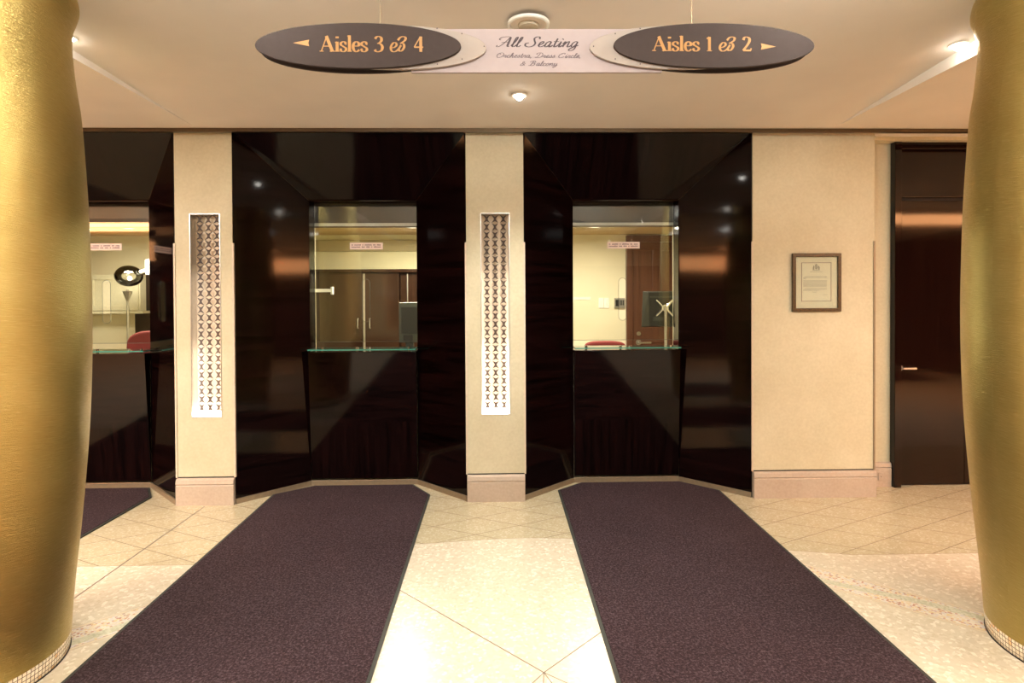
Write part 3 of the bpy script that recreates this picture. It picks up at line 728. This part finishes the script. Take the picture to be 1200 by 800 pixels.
# ------------------------------------------------------------------ hanging sign
YS = 2.2
def su(u): return -1.8438+.00318*u
def sv(v, u=600): return 2.523-(v-27)*.00315+(u-418)*1.4e-5
sg = thing('hanging_sign', (.142, YS+.02, 2.36), 'long hanging aisle sign with two dark ovals and a pale centre board', 'sign')
def ell(cu, cv, a, b, n=72): return [(su(cu)+a*cos(2*pi*k/n), sv(cv, cu)+b*sin(2*pi*k/n)) for k in range(n)]
build('centre_board', MB().prism([(su(478), sv(82, 478)), (su(775), sv(82, 775)), (su(775), sv(30.5, 775)), (su(478), sv(30.5, 478))], 'y', YS+.024, YS+.036), M['sign_pale'], sg)
for nm, cd, cp in (('left', 418, 462), ('right', 835, 793)):
    s = -1 if nm == 'left' else 1
    build('pale_oval', MB().prism(ell(cp+0, 54.2, .333, .0815), 'y', YS+.010, YS+.022), M['sign_pale2'], sg, bevel=.002)
    o = build('dark_oval', MB().prism(ell(cd, 53.8, .3785, .0835), 'y', YS-.004, YS+.009), M['sign_dark'], sg, bevel=.0015)
    build('rear_oval', MB().prism(ell(cd+ (1 if s < 0 else -1), 54.2, .3785, .0835), 'y', YS+.040, YS+.052), M['sign_dark'], sg, bevel=.0015)
    if s < 0:
        words('lettering', 'Aisles 3 & 4', SERIF, su(374.5), su(494), sv(61, 430), .0565, YS-.004, .0105, .0028, M['sign_gold'], o)
        build('arrow', MB().prism([(su(343), sv(52)), (su(361.5), sv(48.3)), (su(360.5), sv(52)), (su(361.5), sv(55.7))], 'y', YS-.0052, YS-.004), M['sign_gold'], o)
        sc = [(509, 32), (538, 38), (564, 53), (538, 68), (509, 74)]
    else:
        words('lettering', 'Aisles 1 & 2', SERIF, su(762), su(879), sv(60.5, 835), .0535, YS-.004, .0105, .0028, M['sign_gold'], o)
        build('arrow', MB().prism([(su(907.5), sv(55, 835)), (su(890), sv(51.3, 835)), (su(891), sv(55, 835)), (su(890), sv(58.6, 835))], 'y', YS-.0052, YS-.004), M['sign_gold'], o)
        sc = [(748, 32), (718.5, 38), (692.8, 53), (718.5, 68), (748, 74)]
    for (u, v) in sc:
        build('screw', MB().disc((su(u), YS+.0085, sv(v, u)), .0024, .002, 10, 'y'), M['sign_ink'], sg)
    uu = 442 if s < 0 else 811
    zt = zc(YS+.03, su(uu))
    build('suspension_wire', MB().tube([(su(uu), YS+.030, sv(31, uu)), (su(uu), YS+.030, zt-.001)], .0013, 8), M['bronze'], sg)
words('title_lettering', 'All Seating', SCRIPT, su(581), su(675), sv(51.5), .034, YS+.024, .0068, .0017, M['sign_ink'], sg, .5)
words('script_lettering', 'Orchestra, Dress Circle,', SCRIPT, su(578), su(678.5), sv(64.5), .0165, YS+.024, .0034, .0011, M['sign_ink2'], sg, .5)
words('script_lettering', '& Balcony', SCRIPT, su(606), su(650), sv(74), .0165, YS+.024, .0034, .0011, M['sign_ink2'], sg, .5)

# ------------------------------------------------------------------ ceiling fittings
def onceil(x, y): return zc(y, x) if CXL < x < CXR else ZC
DL = [(.133, 3.68, 'small downlight on the ceiling below the hanging sign'), (-2.10, 2.93, 'small downlight on the ceiling beside the left column'), (2.40, 3.03, 'small downlight on the ceiling beside the right column')]
def downlight(x, y, label, watts, grp='downlights', spot=True):
    z = onceil(x, y)
    r = thing('downlight', (x, y, z), label, 'ceiling light', grp)
    ring = MB().lathe([(z+.004, .048), (z-.004, .046), (z-.005, .036), (z+.0, .032), (z+.012, .030)], x, y, 32, cap=False)
    build('trim_ring', ring, M['ceiling'], r, smooth=True)
    build('lens', MB().lathe([(z-.028*cos(k*pi/16)-.002, max(.0005, .026*sin(k*pi/16))) for k in range(9)], x, y, 24, cap=False), M['lamp_lens'], r)
    ld = bpy.data.lights.new('downlight_lamp', 'SPOT'); ld.energy = watts; ld.color = WARM; ld.spot_size = radians(100); ld.spot_blend = 1.0; ld.shadow_soft_size = .035
    lo = bpy.data.objects.new('downlight_lamp', ld); C.objects.link(lo); lo.parent = r; lo.location = (0, 0, -.03)
    return r
for k_, (x, y, lb) in enumerate(DL): downlight(x, y, lb, DOWN_W*(1.7, .75, .26)[k_])
for x, y, kf in ((.14, .95, 1), (-.95, 1.95, .2), (1.25, 1.95, .30)):  # unseen lights; the two weaker ones are added for highlights on the columns
    ld = bpy.data.lights.new('column_highlight_light', 'POINT'); ld.energy = HIGHLIGHT_W*kf; ld.color = WARM; ld.shadow_soft_size = .07 if kf == 1 else .03
    lo = bpy.data.objects.new('column_highlight_light', ld); C.objects.link(lo); lo.location = (x, y, onceil(x, y)-.09)
for x, y in ((.14, -.6), (-2.1, -.2), (2.4, -.2), (.14, -2.4), (-2.1, -3.2), (2.4, -3.2), (-5.0, 2.0), (6.0, 1.5), (-4.0, 0.4), (4.2, .4)):
    z = onceil(x, y)
    ld = bpy.data.lights.new('hall_lamp', 'SPOT'); ld.energy = DOWN_REAR_W; ld.color = WARM; ld.spot_size = radians(105); ld.spot_blend = 1.0; ld.shadow_soft_size = .05
    lo = bpy.data.objects.new('hall_lamp', ld); C.objects.link(lo); lo.location = (x, y, z-.03)
# large soft fill lights, added out of view for even ambient light
for x, y, sx, sy in ((0, -1.9, 2.6, 1.2), (-3.7, 1.2, 1.2, 2.0), (3.8, 1.2, 1.2, 2.0)):
    ld = bpy.data.lights.new('soft_fill_light', 'AREA'); ld.shape = 'RECTANGLE'; ld.size = sx; ld.size_y = sy; ld.energy = FILL_W*(.45 if x > 3 else 1); ld.color = WARM
    lo = bpy.data.objects.new('soft_fill_light', ld); C.objects.link(lo); lo.location = (x, y, onceil(x, y)-.02)
# glowing copper cove across the hall ceiling behind the camera
struct('trim_cove', MB().box(X0, -4.6, -.75, -.70, 2.69, 2.739).box(X0, -4.6, .80, .85, 2.69, 2.739).box(4.9, X1, -.75, -.70, 2.69, 2.739).box(4.9, X1, .80, .85, 2.69, 2.739), M['bronze'])
struct('trim_side_glow', MB().box(X0+.005, X0+.03, 0.2, 2.2, 2.2, 2.55).box(X1-.03, X1-.005, 0.2, 2.2, 2.2, 2.55), M['cove'])  # emission stands in for lit copper panelling on the unseen side walls
struct('ceiling_cove', MB().box(X0, -4.6, -.70, .80, ZC-.012, ZC-.001).box(4.9, X1, -.70, .80, ZC-.012, ZC-.001), M['cove'])

# round ceiling speaker above the sign
sx_, sy_ = .147, 2.81; sz_ = onceil(sx_, sy_)
sp = thing('ceiling_speaker', (sx_, sy_, sz_), 'round white ceiling fitting half hidden above the hanging sign', 'ceiling fitting')
build('ring', MB().lathe([(sz_+.002, .100), (sz_-.010, .100), (sz_-.013, .094), (sz_-.010, .086), (sz_-.006, .084)], sx_, sy_, 48, cap=False), M['white'], sp, smooth=True)
build('dish', MB().lathe([(sz_-.006, .001), (sz_-.0065, .085), (sz_-.003, .086)], sx_, sy_, 48, cap=False), M['ceiling'], sp, smooth=True)
build('core', MB().lathe([(sz_-.006, .05), (sz_-.020, .046), (sz_-.024, .03), (sz_-.024, .001)], sx_, sy_, 32, cap=False), M['plaster_rear'], sp, smooth=True)

# ------------------------------------------------------------------ inside the booths
# ceiling lamps (one per booth)
for bx, nm in ((-3.6, 'left'), (-.85, 'centre'), (.95, 'right')):
    r = thing('booth_ceiling_lamp', (bx, 5.7, 2.25), 'round ceiling lamp inside the %s ticket booth' % nm, 'ceiling light', 'booth ceiling lamps')
    build('lamp_shade', MB().lathe([(2.249, .17), (2.215, .165), (2.205, .13), (2.204, .001)], bx, 5.7, 32, cap=False), M['booth_lamp'], r, smooth=True)
    ld = bpy.data.lights.new('booth_lamp', 'AREA'); ld.shape = 'DISK'; ld.size = .5; ld.energy = BOOTH_W*{'left': 1.1, 'centre': 1.5, 'right': .95}[nm]; ld.color = (1, .92, .74)
    lo = bpy.data.objects.new('booth_lamp', ld); C.objects.link(lo); lo.parent = r; lo.location = (0, 0, -.06)

# booth worktops
for i, c in enumerate(BAYS):
    k = thing('booth_worktop', (c, 5.2, 0), 'dark worktop behind the glass of the window '+WHERE[i], 'worktop', 'booth worktops')
    build('top', MB().box(c-.80, c+.80, YP+.075, 5.45, .98, 1.01), M['cabinet'], k, bevel=.003)
    for s in (-1, 1): build('side_support', MB().box(c+s*.77-.02, c+s*.77+.02, YP+.08, 5.42, 0, .98), M['cabinet'], k)

# centre booth: cabinets
struct('wall_booth_centre_back', MB().box(-2.35, -.08, 6.86, 6.90, 0, 2.25), M['booth_wall'])
struct('trim_booth_centre', MB().box(-2.35, -.08, 6.83, 6.86, 2.058, 2.19), M['booth_band'])  # darker tan band across the upper wall
cbn = thing('tall_cabinet', (-1.485, 6.7, 0), 'tall dark brown double cabinet seen through the window between the lit piers', 'cabinet')
build('body', MB().box(-2.30, -1.10, 6.52, 6.85, 0, 1.80), M['cabinet'], cbn)
build('top_board', MB().box(-2.33, -.08, 6.48, 6.85, 1.802, 1.835), M['cabinet'], cbn, bevel=.003)
for a, b in ((-2.29, -1.492), (-1.468, -1.105)):
    d = build('door', MB().box(a, b, 6.498, 6.518, .05, 1.785), M['cabinet'], cbn, bevel=.003)
    hx = -1.545 if a < -2 else -1.415
    build('pull_handle', MB().tube([(hx, 6.497, 1.19), (hx, 6.47, 1.19), (hx, 6.47, 1.295), (hx, 6.497, 1.295)], .006), M['steel'], d, smooth=True)
build('reflection_strip', MB().box(-1.491, -1.469, 6.49, 6.498, .05, 1.785), M['steel'], cbn)  # steel strip stands in for a bluish reflection where the doors meet
c2 = thing('side_cabinet', (-.7, 6.7, 0), 'brown cabinet at the right of the tall cabinet behind the grey terminal', 'cabinet')
build('body', MB().box(-1.095, -.085, 6.56, 6.85, 0, 1.80), M['cabinet'], c2)
build('door', MB().box(-1.085, -.60, 6.54, 6.558, .05, 1.785), M['cabinet'], c2, bevel=.003)
build('frame_strip', MB().box(-1.015, -1.005, 6.53, 6.54, .05, 1.785), M['steel'], c2)
# white wall bracket behind the left jamb
br = thing('mounting_bracket', (-1.57, 5.02, 1.58), 'white metal mounting bracket behind the left side of the glass between the lit piers', 'bracket')
build('bar', MB().box(-1.64, -1.415, 5.03, 5.05, 1.567, 1.594), M['white'], br, bevel=.002)
build('end_plate', MB().box(-1.425, -1.409, 5.02, 5.06, 1.547, 1.612), M['white'], br, bevel=.002)
build('wall_plate', MB().box(-1.60, -1.57, 4.991, 5.055, 1.547, 1.612), M['white'], br, bevel=.002)
# grey card terminal
tm = thing('card_terminal', (-.80, 5.25, 1.01), 'grey card terminal at the lower right of the glass between the lit piers', 'terminal')
build('housing', MB().box(-.885, -.70, 5.22, 5.28, 1.12, 1.475), M['grey'], tm, bevel=.006)
build('screen', MB().box(-.865, -.72, 5.214, 5.221, 1.20, 1.435), M['darkgrey'], tm, bevel=.003)
build('card_reader', MB().box(-.845, -.76, 5.195, 5.214, 1.135, 1.19), M['black'], tm, bevel=.003)
build('stand', MB().box(-.83, -.76, 5.23, 5.27, 1.02, 1.12).box(-.88, -.70, 5.19, 5.31, 1.0105, 1.022), M['darkgrey'], tm, bevel=.003)
build('cable', MB().tube(catmull([(-.80, 5.21, 1.13), (-.76, 5.12, 1.12), (-.73, 5.05, 1.05), (-.72, 5.02, 1.014)], 6), .003, 8), M['black'], tm, smooth=True)

# right booth: door, switches, thermostat, paper strip, monitor
struct('trim_booth_right', MB().box(.05, 2.69, 6.885, 6.90, 0, .12), M['paint_white'])
d2 = sempty('door_2', (1.5, 6.9, 0))
build('door_frame', MB().box(1.49, 1.565, 6.84, 6.9, 0, 2.235).box(1.565, 2.52, 6.84, 6.9, 2.16, 2.235).box(2.45, 2.52, 6.84, 6.9, 0, 2.16), M['booth_door'], d2, bevel=.004)
lf = build('door_leaf', MB().box(1.568, 2.448, 6.87, 6.898, .005, 2.158), M['booth_door'], d2)
build('door_stile', MB().outline([rect(1.568, 2.448, .005, 2.158), rect(1.64, 1.80, 1.12, 2.06), rect(1.90, 2.38, 1.12, 2.06), rect(1.64, 2.38, .2, .98)], 'y', 6.858, 6.870), M['booth_door'], d2, bevel=.003)
hb = MB().tube([(1.63, 6.86, .985), (1.63, 6.80, .985), (1.765, 6.80, .985)], .011).disc((1.63, 6.846, .985), .032, .012, ax='y')
build('door_handle', hb, M['steel'], d2, smooth=True)
build('lock_cylinder', MB().disc((1.632, 6.842, 1.088), .024, .016, ax='y'), M['steel'], d2, smooth=True)
for k_, xx in enumerate((1.198, 1.262)):
    r = thing('light_switch', (xx, 6.895, 1.45), ('left' if k_ == 0 else 'right')+'most of two white light switches on the pale wall of the right booth', 'switch', 'light switches')
    build('plate', MB().box(xx-.030, xx+.030, 6.888, 6.899, 1.388, 1.508), M['white'], r, bevel=.003)
    build('rocker', MB().box(xx-.016, xx+.016, 6.882, 6.888, 1.415, 1.482), M['paper_white'], r, bevel=.002)
r = thing('thermostat', (1.412, 6.895, 1.45), 'dark thermostat panel beside the brown door in the right booth', 'thermostat')
build('case', MB().box(1.352, 1.474, 6.870, 6.899, 1.388, 1.506), M['steel'], r, bevel=.004)
build('display', MB().box(1.366, 1.405, 6.866, 6.870, 1.41, 1.485), M['black'], r)
for q in range(3): build('button', MB().box(1.415+q*.018, 1.427+q*.018, 6.866, 6.870, 1.42, 1.48), M['darkgrey'], r)
r = tag(build('paper_strip', MB().box(.80, 1.075, 6.894, 6.899, 1.487, 1.520), M['paper_white']), 'narrow printed paper strip on the pale wall of the right booth', 'paper')
mn = thing('monitor', (1.50, 5.33, 1.01), 'dark monitor seen from behind through the window left of the framed letter', 'monitor')
build('screen_back', MB().hexa([(1.365, 5.33, 1.245), (1.78, 5.33, 1.245), (1.78, 5.33, 1.555), (1.365, 5.33, 1.555)], [(1.31, 5.40, 1.235), (1.80, 5.40, 1.235), (1.80, 5.40, 1.565), (1.325, 5.40, 1.565)]), M['darkgrey'], mn, bevel=.003)
build('back_ridge', MB().box(1.375, 1.77, 5.322, 5.331, 1.505, 1.520), M['grey'], mn)
build('label_strip', MB().box(1.40, 1.50, 5.324, 5.331, 1.295, 1.33), M['grey'], mn)
xb = MB()
mc = (1.500, 1.412)
for s, t_ in ((1, 1), (1, -1), (-1, 1), (-1, -1)):
    xb.tube(catmull([(mc[0]+s*.015, 5.30, mc[1]), (mc[0]+s*.035, 5.305, mc[1]+t_*.030), (mc[0]+s*.075, 5.315, mc[1]+t_*.070)], 5), .0115, 8)
xb.disc((mc[0], 5.285, mc[1]), .03, .045, ax='y')
build('cross_bracket', xb, M['chrome'], mn, smooth=True)
build('stand_pole', MB().tube([(mc[0], 5.27, 1.02), (mc[0], 5.27, 1.43)], .012).disc((mc[0], 5.27, 1.0105), .07, .012), M['steel'], mn, smooth=True)
build('cable', MB().tube(catmull([(1.55, 5.30, 1.30), (1.53, 5.24, 1.22), (1.50, 5.20, 1.10), (1.47, 5.15, 1.018)], 6), .003, 8), M['black'], mn, smooth=True)

def office_chair(cx, cy, ztop, w, label, drop=.06):
    r = thing('office_chair', (cx, cy, 0), label, 'chair', 'red office chairs')
    # backrest faces +y away from the window: back shell nearest the back wall
    yb = cy+.20
    ht = .42; z0 = ztop-ht
    pts = []
    n = 16
    for k in range(n+1):
        a = pi*k/n; pts.append((cx+w/2*(1 if cos(a) > 0 else -1)*abs(cos(a))**.62, ztop-drop+drop*sin(a)**.75))
    pts += [(cx-w/2*.9, z0), (cx+w/2*.9, z0)]
    build('backrest', MB().prism(pts, 'y', yb-.03, yb+.03), M['red'], r, bevel=.02, seg=3)
    build('seat', MB().box(cx-.23, cx+.23, cy-.25, cy+.17, .50, .57), M['red'], r, bevel=.025, seg=3)
    build('back_bracket', MB().tube(catmull([(cx, cy+.0, .49), (cx, cy+.22, .50), (cx, yb+.045, .62), (cx, yb+.04, z0+.12)], 5), .016), M['black'], r, smooth=True)
    build('post', MB().tube([(cx, cy, .08), (cx, cy, .50)], .025), M['black'], r, smooth=True)
    for k in range(5):
        a = 2*pi*k/5+.3
        lg = build('leg', MB().tube([(cx, cy, .10), (cx+.27*cos(a), cy+.27*sin(a), .07)], [.02, .013]), M['black'], r, smooth=True)
        build('caster', MB().disc((cx+.27*cos(a)-.01, cy+.27*sin(a), .028), .027, .02, ax='x'), M['black'], lg, smooth=True)
office_chair(1.085, 5.82, 1.066, .42, 'dark red office chair whose back shows at the lower left of the right window')
office_chair(-3.20, 5.42, 1.222, .60, 'dark red office chair whose back shows in the window behind the left column', .16)

# left booth: cupboard, dark door, lamp
cu = thing('white_cupboard', (-4.5, 6.8, 0), 'cream panelled cupboard on the wall behind the left window', 'cupboard')
build('body', MB().box(-5.10, -4.05, 6.74, 6.895, 1.39, 1.80), M['paint_white'], cu)
for a, b in ((-5.09, -4.62), (-4.61, -4.06)):
    build('door', MB().outline([rect(a, b, 1.395, 1.795)], 'y', 6.725, 6.739).outline([rect(a, b, 1.395, 1.795), rect(a+.06, b-.06, 1.45, 1.74)], 'y', 6.715, 6.725), M['paint_white'], cu, bevel=.002)
build('bottom_ledge', MB().box(-5.10, -4.00, 6.70, 6.895, 1.36, 1.388), M['paint_white'], cu)
d3 = sempty('door_3', (-3.7, 6.87, 0))
build('door_leaf', MB().box(-4.18, -3.30, 6.85, 6.898, .005, 1.86), M['cabinet'], d3, bevel=.004)
lmp = thing('swing_lamp', (-3.80, 6.3, 1.0), 'clear round lamp on a metal pole with white head in the left window', 'lamp')
build('pole', MB().tube([(-3.855, 6.2, .02), (-3.855, 6.2, 1.62)], .012).disc((-3.855, 6.2, .001), .14, .02), M['steel'], lmp, smooth=True)
build('collar', MB().lathe([(1.50, .012), (1.60, .045), (1.61, .001)], -3.855, 6.2, 20), M['steel'], lmp, smooth=True)
bowl = MB(); bc = Vector((-3.84, 6.2, 1.76))
bowl.lathe([(bc.z-.11*cos(pi*k/16), max(.001, .13*sin(pi*k/16))) for k in range(17)], bc.x, bc.y, 28)
build('glass_bowl', bowl, M['clearbowl'], lmp, smooth=True)
build('bulb', MB().lathe([(1.735-.022*cos(pi*k/8), max(.001, .022*sin(pi*k/8))) for k in range(9)], -3.83, 6.2, 14), M['booth_lamp'], lmp, smooth=True)
build('white_head', MB().box(-3.66, -3.57, 6.17, 6.24, 1.77, 1.93).tube([(-3.73, 6.2, 1.80), (-3.64, 6.2, 1.82)], .02), M['white'], lmp, bevel=.012, seg=3)
